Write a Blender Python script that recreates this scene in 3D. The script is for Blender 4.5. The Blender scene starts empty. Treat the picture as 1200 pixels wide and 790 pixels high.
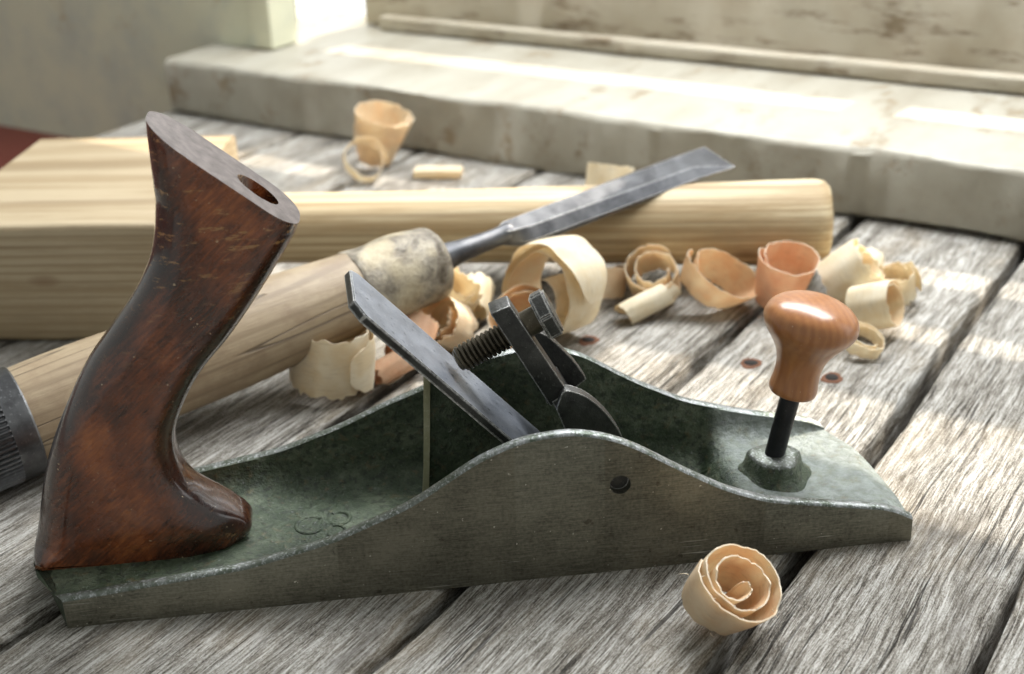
import bpy, bmesh, math, random
import numpy as np
from mathutils import Vector, Matrix, noise
# ---------------------------------------------------------------- units: builder numbers are centimetres
CM = 0.01
random.seed(7)
S = bpy.context.scene
COL = S.collection
PI = math.pi

# ---------------------------------------------------------------- camera, world, lamps, exposure
cam_d = bpy.data.cameras.new('camera'); cam = bpy.data.objects.new('camera', cam_d); COL.objects.link(cam)
cam.matrix_world = Matrix(((0.9917, 0.0865, -0.0942, 0.09476),
                           (-0.1222, 0.4138, -0.9021, -0.32328),
                           (-0.0390, 0.9062, 0.4210, 0.22867),
                           (0, 0, 0, 1))).normalized()
cam_d.sensor_width = 36; cam_d.lens = 47.52; cam_d.clip_start = 0.02; cam_d.clip_end = 60
cam_d.dof.use_dof = True; cam_d.dof.focus_distance = 0.392; cam_d.dof.aperture_fstop = 13.0
S.camera = cam
W = bpy.data.worlds.new('World'); S.world = W; W.use_nodes = True
W.node_tree.nodes['Background'].inputs['Color'].default_value = (0.93, 0.97, 0.93, 1)
W.node_tree.nodes['Background'].inputs['Strength'].default_value = 0.42
S.view_settings.view_transform = 'Standard'; S.view_settings.look = 'None'
S.view_settings.exposure = 0.08; S.view_settings.gamma = 1.0
S.render.engine = 'CYCLES'

BANG = math.radians(50.849)                      # boards run this way; the window is square to them
U = Vector((math.cos(BANG), math.sin(BANG), 0)); V = Vector((math.sin(BANG), -math.cos(BANG), 0))
def uvz(u, v, z): return U * u + V * v + Vector((0, 0, z))

def lamp(name, kind, loc, target, energy, color, size=None, size_y=None, spot=None):
    d = bpy.data.lights.new(name, kind); d.energy = energy; d.color = color
    if kind == 'AREA':
        d.shape = 'RECTANGLE'; d.size = size * CM; d.size_y = size_y * CM
    if kind == 'SPOT':
        d.spot_size = math.radians(spot); d.spot_blend = 0.3; d.shadow_soft_size = size * CM
    o = bpy.data.objects.new(name, d); COL.objects.link(o)
    o.location = Vector(loc) * CM
    o.rotation_euler = (Vector(target) - Vector(loc)).to_track_quat('-Z', 'Y').to_euler()
    return o
# daylight coming in through the window opening, and the low sun beyond it
lamp('window_daylight', 'AREA', uvz(51, 4, 53), uvz(14, 2, 2), 15.5, (0.94, 0.96, 0.98), 70, 32)
az = math.radians(8); el = math.radians(42)
sd = (U * math.cos(az) + V * math.sin(az)) * math.cos(el) + Vector((0, 0, math.sin(el)))
lamp('low_sun', 'SPOT', Vector((20, 20, 3)) + sd * 500, (20, 20, 3), 2100.0, (1.0, 0.91, 0.78), 2.5, spot=26)

# ---------------------------------------------------------------- object helpers
def tag(o, label=None, cat=None, group=None, kind=None):
    if label: o['label'] = label
    if cat: o['category'] = cat
    if group: o['group'] = group
    if kind: o['kind'] = kind
    return o
def empty(name, loc=(0, 0, 0), rot=None):
    o = bpy.data.objects.new(name, None); COL.objects.link(o); o.empty_display_size = 0.01
    o.location = Vector(loc) * CM
    if rot is not None:
        o.rotation_mode = 'QUATERNION'; o.rotation_quaternion = rot
    return o
def link(name, me, parent):
    o = bpy.data.objects.new(name, me); COL.objects.link(o)
    if parent is not None: o.parent = parent
    return o
def obj(name, verts, faces, mats, parent=None, mi=None, smooth=None):
    """one mesh object; verts in cm; mi = material index per face; smooth = auto-smooth angle in degrees"""
    me = bpy.data.meshes.new(name)
    me.from_pydata([tuple(c * CM for c in v) for v in verts], [], [tuple(f) for f in faces])
    if not isinstance(mats, (list, tuple)): mats = [mats]
    for m in mats: me.materials.append(m)
    if mi is not None: me.polygons.foreach_set('material_index', mi)
    bm = bmesh.new(); bm.from_mesh(me); bmesh.ops.recalc_face_normals(bm, faces=bm.faces); bm.to_mesh(me); bm.free()
    if smooth is not None:
        me.shade_smooth()
        me.set_sharp_from_angle(angle=math.radians(smooth))
    return link(name, me, parent)
def bm_obj(name, bm, mats, parent=None, smooth=None):
    bmesh.ops.recalc_face_normals(bm, faces=bm.faces)
    for v in bm.verts: v.co *= CM
    me = bpy.data.meshes.new(name); bm.to_mesh(me); bm.free()
    if not isinstance(mats, (list, tuple)): mats = [mats]
    for m in mats: me.materials.append(m)
    if smooth is not None:
        me.shade_smooth(); me.set_sharp_from_angle(angle=math.radians(smooth))
    return link(name, me, parent)
def box_bm(x0, x1, y0, y1, z0, z1, bev=0.0, seg=2, cuts=0, jit=0.0):
    bm = bmesh.new()
    bmesh.ops.create_cube(bm, size=1)
    for v in bm.verts:
        v.co = Vector((x0 if v.co.x < 0 else x1, y0 if v.co.y < 0 else y1, z0 if v.co.z < 0 else z1))
    if bev: bmesh.ops.bevel(bm, geom=bm.edges[:], offset=bev, segments=seg, affect='EDGES', profile=0.5)
    return bm
def grid_box(x0, x1, y0, y1, z0, z1, nx, ny, rad=0.25, wob=0.1, seed=0, fx=0.15):
    """long board along x with a rounded, slightly wavering section"""
    sec = []
    for k in range(4):
        cy, cz = [(y1 - rad, z1 - rad), (y0 + rad, z1 - rad), (y0 + rad, z0 + rad), (y1 - rad, z0 + rad)][k]
        for a in range(5):
            t = math.radians(90 * k + 90 * a / 4)
            sec.append((cy + rad * math.cos(t), cz + rad * math.sin(t)))
        if k in (0, 2):
            for j in range(1, ny):
                f = j / ny
                if k == 0: sec.append((y1 - rad + (y0 + rad - y1 + rad) * f, z1))
                else: sec.append((y0 + rad + (y1 - rad - y0 - rad) * f, z0))
    n = len(sec); vs = []; fs = []
    for i in range(nx + 1):
        x = x0 + (x1 - x0) * i / nx
        for (y, z) in sec:
            e = 1 if (abs(y - y0) < rad * 1.1 or abs(y - y1) < rad * 1.1) else 0.35
            p = Vector((x * fx, y * 0.9, z * 2 + seed * 7.3))
            d = noise.noise(p) * wob * e
            d2 = noise.noise(p * 6) * wob * 0.45 * (1 if e == 1 else 0.25)
            yy = y + (d + d2) * (1 if e == 1 else 0)
            zz = z + (d * 0.5 + d2 * 0.5)
            vs.append((x, yy, zz))
    for i in range(nx):
        for j in range(n):
            a = i * n + j; b = i * n + (j + 1) % n
            fs.append((a, b, b + n, a + n))
    fs.append(tuple(range(n))); fs.append(tuple(range(nx * n, nx * n + n)))
    return vs, fs
def lathe(profile, n=64, axis='z', mod=None):
    """profile [(t, r)] along the axis"""
    vs = []; fs = []
    for i, (t, r) in enumerate(profile):
        for j in range(n):
            a = 2 * PI * j / n
            rr = r * (mod(t, a) if mod else 1)
            c, s = rr * math.cos(a), rr * math.sin(a)
            vs.append((t, c, s) if axis == 'x' else (c, s, t))
    for i in range(len(profile) - 1):
        for j in range(n):
            k = (j + 1) % n
            fs.append((i * n + j, i * n + k, (i + 1) * n + k, (i + 1) * n + j))
    fs.append(tuple(range(n))); m = (len(profile) - 1) * n; fs.append(tuple(range(m, m + n)))
    return vs, fs
def crom(pts, n=6, closed=True):
    """Catmull-Rom through 2-D points"""
    out = []; N = len(pts)
    rng = range(N) if closed else range(N - 1)
    for i in rng:
        p = [pts[(i + k) % N] if closed else pts[min(max(i + k, 0), N - 1)] for k in (-1, 0, 1, 2)]
        for j in range(n):
            t = j / n
            out.append(tuple(0.5 * ((2 * p[1][c]) + (-p[0][c] + p[2][c]) * t + (2 * p[0][c] - 5 * p[1][c] + 4 * p[2][c] - p[3][c]) * t * t
                       + (-p[0][c] + 3 * p[1][c] - 3 * p[2][c] + p[3][c]) * t ** 3) for c in (0, 1)))
    if not closed: out.append(tuple(pts[-1]))
    return out
def prism(poly, y0, y1, bev=0.0):
    """polygon in x,z extruded along y"""
    bm = bmesh.new(); n = len(poly)
    a = [bm.verts.new((x, y0, z)) for x, z in poly]; b = [bm.verts.new((x, y1, z)) for x, z in poly]
    bm.faces.new(a); bm.faces.new(b[::-1])
    for i in range(n): bm.faces.new((a[i], b[i], b[(i + 1) % n], a[(i + 1) % n]))
    if bev: bmesh.ops.bevel(bm, geom=bm.edges[:], offset=bev, segments=2, affect='EDGES', profile=0.5, clamp_overlap=True)
    return bm
def boolean_cut(o, cutter):
    m = o.modifiers.new('cut', 'BOOLEAN'); m.object = cutter; m.operation = 'DIFFERENCE'; m.solver = 'EXACT'
    bpy.context.view_layer.update()
    dg = bpy.context.evaluated_depsgraph_get()
    me = bpy.data.meshes.new_from_object(o.evaluated_get(dg), depsgraph=dg)
    o.modifiers.clear(); o.data = me
    bpy.data.objects.remove(cutter)
    me.set_sharp_from_angle(angle=math.radians(35))

# ---------------------------------------------------------------- materials
class NT:
    def __init__(self, name):
        self.m = bpy.data.materials.new(name); self.m.use_nodes = True
        self.t = self.m.node_tree; self.n = self.t.nodes; self.l = self.t.links
        self.b = self.n['Principled BSDF']; self.out = self.n['Material Output']
        tc = self.n.new('ShaderNodeTexCoord'); self.co = self.map(tc.outputs['Object'], (100, 100, 100))
    def _set(self, s, v):
        if v is None: return
        if hasattr(v, 'is_linked') or isinstance(v, bpy.types.NodeSocket): self.l.new(v, s)
        else: s.default_value = v
    def map(self, src, scale=(1, 1, 1), rot=(0, 0, 0), loc=(0, 0, 0)):
        m = self.n.new('ShaderNodeMapping'); m.inputs['Scale'].default_value = scale
        m.inputs['Rotation'].default_value = rot; m.inputs['Location'].default_value = loc
        self.l.new(src, m.inputs['Vector']); return m.outputs[0]
    def noise(self, src, scale=1.0, detail=4, rough=0.55, dist=0.0):
        x = self.n.new('ShaderNodeTexNoise'); x.inputs['Scale'].default_value = scale
        x.inputs['Detail'].default_value = detail; x.inputs['Roughness'].default_value = rough
        x.inputs['Distortion'].default_value = dist; self.l.new(src, x.inputs['Vector']); return x.outputs['Fac']
    def vor(self, src, scale=1.0, feature='F1'):
        x = self.n.new('ShaderNodeTexVoronoi'); x.feature = feature; x.inputs['Scale'].default_value = scale
        self.l.new(src, x.inputs['Vector']); return x.outputs['Distance']
    def wave(self, src, scale=1.0, dist=2.0, detail=2, ds=1.0, typ='BANDS', d='Y'):
        x = self.n.new('ShaderNodeTexWave'); x.wave_type = typ
        if typ == 'BANDS': x.bands_direction = d
        else: x.rings_direction = d
        x.inputs['Scale'].default_value = scale; x.inputs['Distortion'].default_value = dist
        x.inputs['Detail'].default_value = detail; x.inputs['Detail Scale'].default_value = ds
        self.l.new(src, x.inputs['Vector']); return x.outputs['Fac']
    def ramp(self, src, stops, interp='LINEAR'):
        r = self.n.new('ShaderNodeValToRGB'); e = r.color_ramp.elements; r.color_ramp.interpolation = interp
        while len(e) < len(stops): e.new(0.5)
        for i, (p, c) in enumerate(stops):
            e[i].position = p
            e[i].color = (c, c, c, 1) if isinstance(c, (int, float)) else (*c, 1)
        self.l.new(src, r.inputs[0]); return r.outputs[0]
    def mix(self, a, b, fac, mode='MIX'):
        x = self.n.new('ShaderNodeMix'); x.data_type = 'RGBA'; x.blend_type = mode
        self._set(x.inputs['Factor'], fac)
        for s, v in ((x.inputs[6], a), (x.inputs[7], b)):
            if isinstance(v, tuple): v = (*v, 1) if len(v) == 3 else v
            self._set(s, v)
        return x.outputs[2]
    def math(self, op, a, b=0.0):
        x = self.n.new('ShaderNodeMath'); x.operation = op; self._set(x.inputs[0], a); self._set(x.inputs[1], b); return x.outputs[0]
    def bump(self, h, strength=0.5, dist=0.05, prev=None):
        x = self.n.new('ShaderNodeBump'); x.inputs['Strength'].default_value = strength
        x.inputs['Distance'].default_value = dist * CM; self.l.new(h, x.inputs['Height'])
        if prev: self.l.new(prev, x.inputs['Normal'])
        return x.outputs[0]
    def edge(self, rad=0.05, lo=0.90, hi=0.99):
        bv = self.n.new('ShaderNodeBevel'); bv.samples = 4; bv.inputs['Radius'].default_value = rad * CM
        ge = self.n.new('ShaderNodeNewGeometry'); d = self.n.new('ShaderNodeVectorMath'); d.operation = 'DOT_PRODUCT'
        self.l.new(bv.outputs[0], d.inputs[0]); self.l.new(ge.outputs['Normal'], d.inputs[1])
        return self.ramp(d.outputs['Value'], [(lo, 1.0), (hi, 0.0)])
    def fin(self, color=None, rough=None, metal=None, normal=None, **kw):
        b = self.b.inputs
        if isinstance(color, tuple): color = (*color, 1)
        self._set(b['Base Color'], color); self._set(b['Roughness'], rough); self._set(b['Metallic'], metal)
        if normal: self._set(b['Normal'], normal)
        for k, v in kw.items(): self._set(b[k], v)
        return self.m

def mat_board():
    k = NT('weathered_board_wood')
    oi = k.n.new('ShaderNodeObjectInfo')
    add = k.n.new('ShaderNodeVectorMath'); add.operation = 'ADD'
    mul = k.math('MULTIPLY', oi.outputs['Random'], 83.0)
    cmb = k.n.new('ShaderNodeCombineXYZ'); k.l.new(mul, cmb.inputs[0]); k.l.new(mul, cmb.inputs[1])
    k.l.new(k.co, add.inputs[0]); k.l.new(cmb.outputs[0], add.inputs[1]); co = add.outputs[0]
    # slow wandering of the grain
    warp = k.noise(k.map(co, (0.12, 0.3, 1)), 1.0, 2, 0.5)
    wc = k.n.new('ShaderNodeCombineXYZ'); k.l.new(k.math('MULTIPLY', warp, 0.6), wc.inputs[1])
    wa = k.n.new('ShaderNodeVectorMath'); wa.operation = 'ADD'; k.l.new(co, wa.inputs[0]); k.l.new(wc.outputs[0], wa.inputs[1]); co = wa.outputs[0]
    fib = k.noise(k.map(co, (0.65, 9.0, 4)), 1.0, 7, 0.74, 0.04)
    fine = k.noise(k.map(co, (1.3, 26, 10)), 1.0, 4, 0.75, 0.0)
    hair = k.noise(k.map(co, (0.35, 15, 3), loc=(3, 7, 1)), 1.0, 4, 0.65, 0.05)
    streak = k.noise(k.map(co, (0.06, 1.3, 1)), 1.0, 5, 0.65, 0.4)
    patch = k.noise(k.map(co, (0.13, 0.25, 1)), 1.0, 5, 0.65)
    g = k.math('ADD', k.math('MULTIPLY', fib, 0.38), k.math('MULTIPLY', fine, 0.24))
    g = k.math('ADD', g, k.math('MULTIPLY', hair, 0.20))
    grit = k.noise(k.map(co, (9, 22, 22), loc=(1, 2, 3)), 1.0, 4, 0.8)
    g = k.math('ADD', g, k.math('MULTIPLY', streak, 0.18))
    g = k.math('ADD', g, k.math('MULTIPLY', k.math('SUBTRACT', grit, 0.5), 0.26))
    col = k.ramp(g, [(0.41, (0.020, 0.016, 0.012)), (0.455, (0.120, 0.103, 0.081)), (0.503, (0.31, 0.29, 0.252)), (0.572, (0.62, 0.605, 0.57))])
    warm = k.mix(col, (0.34, 0.26, 0.16), k.ramp(patch, [(0.50, 0.0), (0.70, 0.40)]), 'MIX')
    dk = k.noise(k.map(co, (0.10, 0.45, 1), loc=(8, 3, 2)), 1.0, 5, 0.7)
    dark = k.mix(warm, (0.075, 0.062, 0.048), k.ramp(dk, [(0.33, 0.65), (0.46, 0.0)]))
    cr = k.noise(k.map(co, (0.045, 2.2, 1), loc=(4, 9, 1)), 1.0, 3, 0.55)
    line = k.ramp(cr, [(0.482, 0.0), (0.4945, 1.0), (0.507, 0.0)])
    line = k.math('MULTIPLY', line, k.ramp(k.noise(k.map(co, (0.12, 0.8, 1), loc=(1, 5, 1)), 1, 2, 0.5), [(0.50, 0.0), (0.56, 1.0)]))
    light = k.mix(dark, (0.018, 0.014, 0.010), line)
    h = k.math('SUBTRACT', g, k.math('MULTIPLY', line, 0.5))
    n1 = k.bump(h, 1.0, 0.17); n2 = k.bump(streak, 0.5, 0.15, n1)
    return k.fin(light, 0.72, 0.0, n2, **{'Specular IOR Level': 0.4})
def mat_pine(name, c0, c1, cd, along=0.05, scale=1.6, rough=0.6, cracks=0.0):
    k = NT(name)
    w = k.wave(k.map(k.co, (along, 0.6, 1), rot=(0.25, 0.03, 0)), scale, 9.0, 4, 0.7, 'BANDS', 'Z')
    n = k.noise(k.map(k.co, (0.12, 5, 5)), 1, 5, 0.6, 0.2)
    f = k.noise(k.map(k.co, (0.6, 26, 26)), 1, 3, 0.6)
    c = k.mix(c0, c1, k.ramp(w, [(0.60, 0.0), (0.97, 0.5)]))
    w2 = k.wave(k.map(k.co, (along * 1.2, 0.35, 1), rot=(0.2, 0.05, 0), loc=(2, 1, 3)), scale * 1.1, 7.0, 3, 0.35, 'BANDS', 'Z')
    c = k.mix(c, cd, k.ramp(w2, [(0.86, 0.0), (0.985, 0.55)]))
    c = k.mix(c, c1, k.ramp(k.noise(k.map(k.co, (0.06, 0.9, 0.9)), 1, 6, 0.68, 0.5), [(0.44, 0.0), (0.62, 0.85)]))
    c = k.mix(c, cd, k.ramp(n, [(0.55, 0.0), (0.75, 0.6)]))
    c = k.mix(c, cd, k.ramp(f, [(0.55, 0.0), (0.8, 0.35)]))
    kn = k.vor(k.map(k.co, (0.16, 0.4, 0.4), loc=(3, 1, 4)), 1.0)
    c = k.mix(c, (0.16, 0.075, 0.03), k.ramp(kn, [(0.05, 0.8), (0.15, 0.0)]))
    h = k.math('ADD', k.math('MULTIPLY', n, 0.6), k.math('MULTIPLY', f, 0.5))
    nn = k.bump(h, 0.45, 0.07)
    if cracks:
        c = k.mix(c, (0.24, 0.165, 0.10), k.ramp(k.noise(k.co, 0.7, 7, 0.72), [(0.46, 0.0), (0.66, 0.65)]))
        cr = k.noise(k.map(k.co, (0.035, 0.55, 0.55), loc=(5, 2, 8)), 1, 2, 0.45)
        line = k.ramp(cr, [(0.497, 0.0), (0.502, 1.0), (0.507, 0.0)])
        c = k.mix(c, (0.035, 0.022, 0.014), k.math('MULTIPLY', line, cracks)); nn = k.bump(k.math('SUBTRACT', 1.0, line), 0.7, 0.08, nn)
    return k.fin(c, rough, 0.0, nn)
def mat_paint(name, base, spots, rough=0.6, amount=0.62, dirt=(0.25, 0.22, 0.16), stretch=(0.5, 1, 1)):
    k = NT(name)
    n = k.noise(k.map(k.co, stretch), 0.45, 8, 0.7)
    d = k.noise(k.map(k.co, (0.12, 0.3, 0.3)), 1, 4, 0.6)
    f = k.noise(k.co, 7, 4, 0.6)
    c = k.mix(base, dirt, k.ramp(d, [(0.42, 0.0), (0.75, 0.5)]))
    pe = k.ramp(n, [(amount - 0.05, 0.0), (amount, 0.35), (amount + 0.05, 1.0)])
    c = k.mix(c, spots, pe)
    h = k.math('SUBTRACT', k.math('MULTIPLY', f, 0.3), k.math('MULTIPLY', pe, 0.6))
    return k.fin(c, rough, 0.0, k.bump(h, 0.5, 0.12))
def mat_side():
    k = NT('dark_bare_iron')
    br = k.noise(k.map(k.co, (1.2, 1, 34)), 1, 4, 0.65)
    br2 = k.noise(k.map(k.co, (0.5, 1, 90)), 1, 3, 0.6)
    p = k.noise(k.co, 0.35, 5, 0.65)
    sp = k.noise(k.co, 9, 3, 0.7)
    c = k.ramp(k.math('ADD', k.math('MULTIPLY', br, 0.36), k.math('ADD', k.math('MULTIPLY', sp, 0.28), k.math('MULTIPLY', p, 0.36))), [(0.40, (0.080, 0.077, 0.058)), (0.58, (0.235, 0.222, 0.172))])
    c = k.mix(c, (0.05, 0.042, 0.03), k.ramp(k.noise(k.co, 2.6, 4, 0.6), [(0.63, 0.0), (0.69, 0.65)]))
    c = k.mix(c, (0.75, 0.72, 0.62), k.ramp(k.noise(k.co, 6, 2, 0.6), [(0.70, 0.0), (0.73, 0.7)]))
    # long bright scrapes, most of them low on the cheek
    sc = k.ramp(k.noise(k.map(k.co, (0.35, 1, 15), loc=(2, 0, 7)), 1, 3, 0.7), [(0.63, 0.0), (0.68, 1.0)])
    sep = k.n.new('ShaderNodeSeparateXYZ'); k.l.new(k.co, sep.inputs[0])
    low = k.ramp(k.math('DIVIDE', sep.outputs['Z'], 5.0), [(0.0, 1.0), (0.13, 0.7), (0.22, 0.06), (1.0, 0.0)])
    c = k.mix(c, (0.55, 0.53, 0.47), k.math('MULTIPLY', sc, low))
    h = k.math('ADD', k.math('MULTIPLY', br, 0.4), k.math('MULTIPLY', br2, 0.4))
    r = k.ramp(p, [(0.3, 0.42), (0.7, 0.52)])
    return k.fin(c, r, 0.72, k.bump(h, 0.14, 0.02))
def mat_rim():
    k = NT('worn_iron_edge')
    n = k.noise(k.co, 2.2, 6, 0.7); f = k.noise(k.co, 11, 4, 0.7)
    sx = k.n.new('ShaderNodeSeparateXYZ'); k.l.new(k.co, sx.inputs[0])
    wr = k.ramp(k.math('DIVIDE', sx.outputs['X'], 25.0), [(0.42, 0.85), (0.56, 0.15)])
    c = k.mix((0.30, 0.31, 0.31), (0.055, 0.075, 0.045), k.ramp(n, [(0.42, 0.0), (0.60, 0.85)]))
    c = k.mix(c, (0.085, 0.10, 0.07), k.math('MULTIPLY', wr, k.ramp(k.noise(k.co, 1.2, 5, 0.7), [(0.35, 1.0), (0.62, 0.45)])))
    c = k.mix(c, (0.62, 0.64, 0.66), k.ramp(f, [(0.52, 0.0), (0.66, 0.65)]))
    return k.fin(c, 0.42, 0.65, k.bump(k.math('ADD', n, k.math('MULTIPLY', f, 0.5)), 0.7, 0.05))
def mat_green():
    k = NT('green_enamelled_casting')
    n = k.noise(k.co, 0.7, 6, 0.7); f = k.noise(k.co, 8, 5, 0.7); q = k.noise(k.co, 3, 6, 0.65)
    c = k.ramp(n, [(0.34, (0.018, 0.036, 0.013)), (0.50, (0.055, 0.078, 0.042)), (0.66, (0.13, 0.155, 0.10))])
    c = k.mix(c, (0.012, 0.018, 0.010), k.ramp(k.noise(k.co, 4.5, 5, 0.7), [(0.50, 0.0), (0.62, 0.8)]))
    c = k.mix(c, (0.15, 0.11, 0.05), k.ramp(q, [(0.57, 0.0), (0.68, 0.55)]))
    c = k.mix(c, (0.32, 0.34, 0.33), k.ramp(f, [(0.62, 0.0), (0.72, 0.7)]))
    geo = k.n.new('ShaderNodeNewGeometry'); sep = k.n.new('ShaderNodeSeparateXYZ'); k.l.new(k.co, sep.inputs[0])
    toe = k.ramp(k.math('DIVIDE', sep.outputs['X'], 25.0), [(0.785, 0.0), (0.815, 0.75)])   # enamel worn off the toe; the step also paints the hollow's shade
    c = k.mix(c, (0.30, 0.33, 0.32), k.math('MULTIPLY', toe, k.ramp(q, [(0.35, 1.0), (0.65, 0.35)])))
    h = k.math('ADD', k.math('MULTIPLY', q, 0.8), k.math('MULTIPLY', f, 0.4))
    return k.fin(c, k.ramp(f, [(0.3, 0.34), (0.7, 0.55)]), 0.15, k.bump(h, 1.0, 0.14), **{'Specular IOR Level': 0.65})
def mat_tote():
    k = NT('varnished_dark_wood')
    co = k.map(k.co, (1, 1, 1), rot=(0, math.radians(40), 0))
    f = k.noise(k.map(co, (1.6, 5, 12)), 1, 5, 0.6, 0.2)
    g = k.noise(k.map(co, (7, 14, 26)), 1, 4, 0.7)
    p = k.noise(k.map(k.co, (0.8, 1, 0.5), loc=(0, 2, 3)), 0.5, 3, 0.5, 0.2)
    c = k.ramp(k.math('ADD', k.math('ADD', k.math('MULTIPLY', f, 0.30), k.math('MULTIPLY', g, 0.12)), k.math('MULTIPLY', p, 0.58)), [(0.38, (0.022, 0.007, 0.003)), (0.455, (0.080, 0.021, 0.008)), (0.53, (0.21, 0.055, 0.016)), (0.62, (0.40, 0.13, 0.036))])
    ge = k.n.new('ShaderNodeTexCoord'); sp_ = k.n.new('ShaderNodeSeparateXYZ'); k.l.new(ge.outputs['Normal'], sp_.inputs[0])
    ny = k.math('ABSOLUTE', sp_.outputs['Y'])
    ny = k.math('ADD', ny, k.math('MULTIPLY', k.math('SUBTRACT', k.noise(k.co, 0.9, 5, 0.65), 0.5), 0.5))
    c = k.mix(c, (0.010, 0.004, 0.003), k.ramp(ny, [(0.70, 0.88), (1.0, 0.0)]))  # rounded edges darkened: stained varnish plus dim grazing reflection put into the colour
    sp2 = k.n.new('ShaderNodeSeparateXYZ'); k.l.new(k.co, sp2.inputs[0]); sz_ = sp2.outputs['Z']
    sm_ = k.noise(k.map(k.co, (1.1, 2, 5.5), rot=(0, math.radians(12), 0), loc=(3, 3, 1)), 1, 6, 0.75)
    c = k.mix(c, (0.42, 0.23, 0.09), k.math('MULTIPLY', k.ramp(sm_, [(0.575, 0.0), (0.62, 0.75)]), k.ramp(k.math('DIVIDE', k.math('ADD', sz_, 0.0), 14.0), [(0.5, 0.12), (0.75, 1.0)])))
    c = k.mix(c, (0.008, 0.004, 0.003), k.ramp(k.noise(k.map(k.co, (1, 1, 1.4)), 1.2, 7, 0.72), [(0.57, 0.0), (0.66, 0.55)]))
    c = k.mix(c, (0.30, 0.17, 0.08), k.math('MULTIPLY', k.edge(0.10, 0.86, 0.99), k.ramp(g, [(0.45, 0.0), (0.6, 0.8)])))
    sp = k.ramp(k.noise(k.co, 7, 2, 0.6), [(0.72, 0.0), (0.75, 0.8)])
    c = k.mix(c, (0.55, 0.42, 0.28), sp)
    h = k.math('ADD', k.math('MULTIPLY', f, 0.4), k.math('MULTIPLY', k.noise(k.co, 5, 5, 0.65), 0.6))
    return k.fin(c, k.ramp(k.noise(k.co, 2.5, 5, 0.6), [(0.35, 0.20), (0.7, 0.38)]), 0.0, k.bump(h, 0.07, 0.02), **{'Coat Weight': 1.0, 'Coat Roughness': 0.10})
def mat_tote_cut():
    k = NT('worn_grey_varnish')
    n = k.noise(k.co, 3, 5, 0.6); f = k.noise(k.co, 14, 3, 0.6)
    c = k.mix((0.055, 0.040, 0.034), (0.13, 0.105, 0.095), k.ramp(n, [(0.35, 0.0), (0.65, 1.0)]))
    return k.fin(c, 0.5, 0.0, k.bump(f, 0.4, 0.03), **{'Specular IOR Level': 0.6})
def mat_knob():
    k = NT('polished_orange_wood')
    w = k.wave(k.map(k.co, (1, 1, 0.5), rot=(0.5, 0.3, 0)), 1.3, 4.0, 3, 0.9, 'BANDS', 'X')
    f = k.noise(k.map(k.co, (7, 7, 1.0)), 1, 3, 0.5, 0.3)
    c = k.mix((0.35, 0.138, 0.045), (0.40, 0.168, 0.056), w)
    c = k.mix(c, (0.24, 0.085, 0.028), k.ramp(f, [(0.42, 0.0), (0.8, 0.5)]))
    sp = k.ramp(k.noise(k.co, 10, 2, 0.6), [(0.72, 0.0), (0.75, 0.6)])
    c = k.mix(c, (0.7, 0.55, 0.4), sp)
    return k.fin(c, 0.3, 0.0, k.bump(f, 0.1, 0.02), **{'Coat Weight': 0.35, 'Coat Roughness': 0.2})
def mat_metal(name, c0, c1, rough, metal, bs=0.3, sc=1.0, pits=0.0, wear_glint=0.0):
    k = NT(name)
    n = k.noise(k.co, 1.1 * sc, 5, 0.65); f = k.noise(k.co, 10 * sc, 4, 0.7)
    c = k.mix(c0, c1, k.ramp(n, [(0.35, 0.0), (0.65, 1.0)]))
    c = k.mix(c, tuple(min(1, x * 1.9 + 0.08) for x in c1), k.ramp(f, [(0.6, 0.0), (0.75, 0.6)]))
    if pits: c = k.mix(c, (0.02, 0.02, 0.02), k.ramp(k.noise(k.co, 5 * sc, 3, 0.6), [(0.62, 0.0), (0.7, pits)]))
    if wear_glint: c = k.mix(c, (0.80, 0.79, 0.76), k.math('MULTIPLY', k.math('MULTIPLY', k.edge(0.07, 0.93, 0.995), wear_glint), k.ramp(f, [(0.4, 0.3), (0.6, 1.0)])))  # edges brightened: worn metal plus specular glints put into the colour
    return k.fin(c, k.ramp(n, [(0.3, rough - 0.06), (0.7, rough + 0.1)]), metal, k.bump(f, bs, 0.03))
def mat_ferrule():
    k = NT('grimy_pale_ferrule')
    n = k.noise(k.co, 0.9, 6, 0.7, 0.5); f = k.noise(k.co, 4, 5, 0.7)
    c = k.ramp(n, [(0.36, (0.08, 0.06, 0.038)), (0.47, (0.22, 0.19, 0.145)), (0.62, (0.42, 0.37, 0.28))])
    c = k.mix(c, (0.05, 0.04, 0.03), k.ramp(f, [(0.60, 0.0), (0.7, 0.7)]))
    c = k.mix(c, (0.50, 0.42, 0.27), k.ramp(k.noise(k.co, 0.6, 3, 0.5), [(0.48, 0.0), (0.62, 0.6)]))
    return k.fin(c, 0.5, 0.18, k.bump(k.math('ADD', n, f), 0.8, 0.07))
def mat_shave(name, c0, c1, trans=0.35):
    k = NT(name)
    w = k.noise(k.map(k.co, (2.0, 2.0, 14)), 1, 4, 0.6)
    p = k.noise(k.co, 1.1, 4, 0.6)
    c = k.mix(c0, c1, k.ramp(p, [(0.38, 0.0), (0.64, 1.0)]))
    c = k.mix(c, tuple(x * 0.62 for x in c1), k.ramp(w, [(0.54, 0.0), (0.78, 0.5)]))
    nn = k.bump(w, 0.4, 0.05)
    k.fin(c, 0.6, 0.0, nn)
    t = k.n.new('ShaderNodeBsdfTranslucent'); k.l.new(c, t.inputs['Color']); k.l.new(nn, t.inputs['Normal'])
    m = k.n.new('ShaderNodeMixShader'); m.inputs[0].default_value = trans
    k.l.new(k.b.outputs[0], m.inputs[1]); k.l.new(t.outputs[0], m.inputs[2]); k.l.new(m.outputs[0], k.out.inputs[0])
    return k.m
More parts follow.
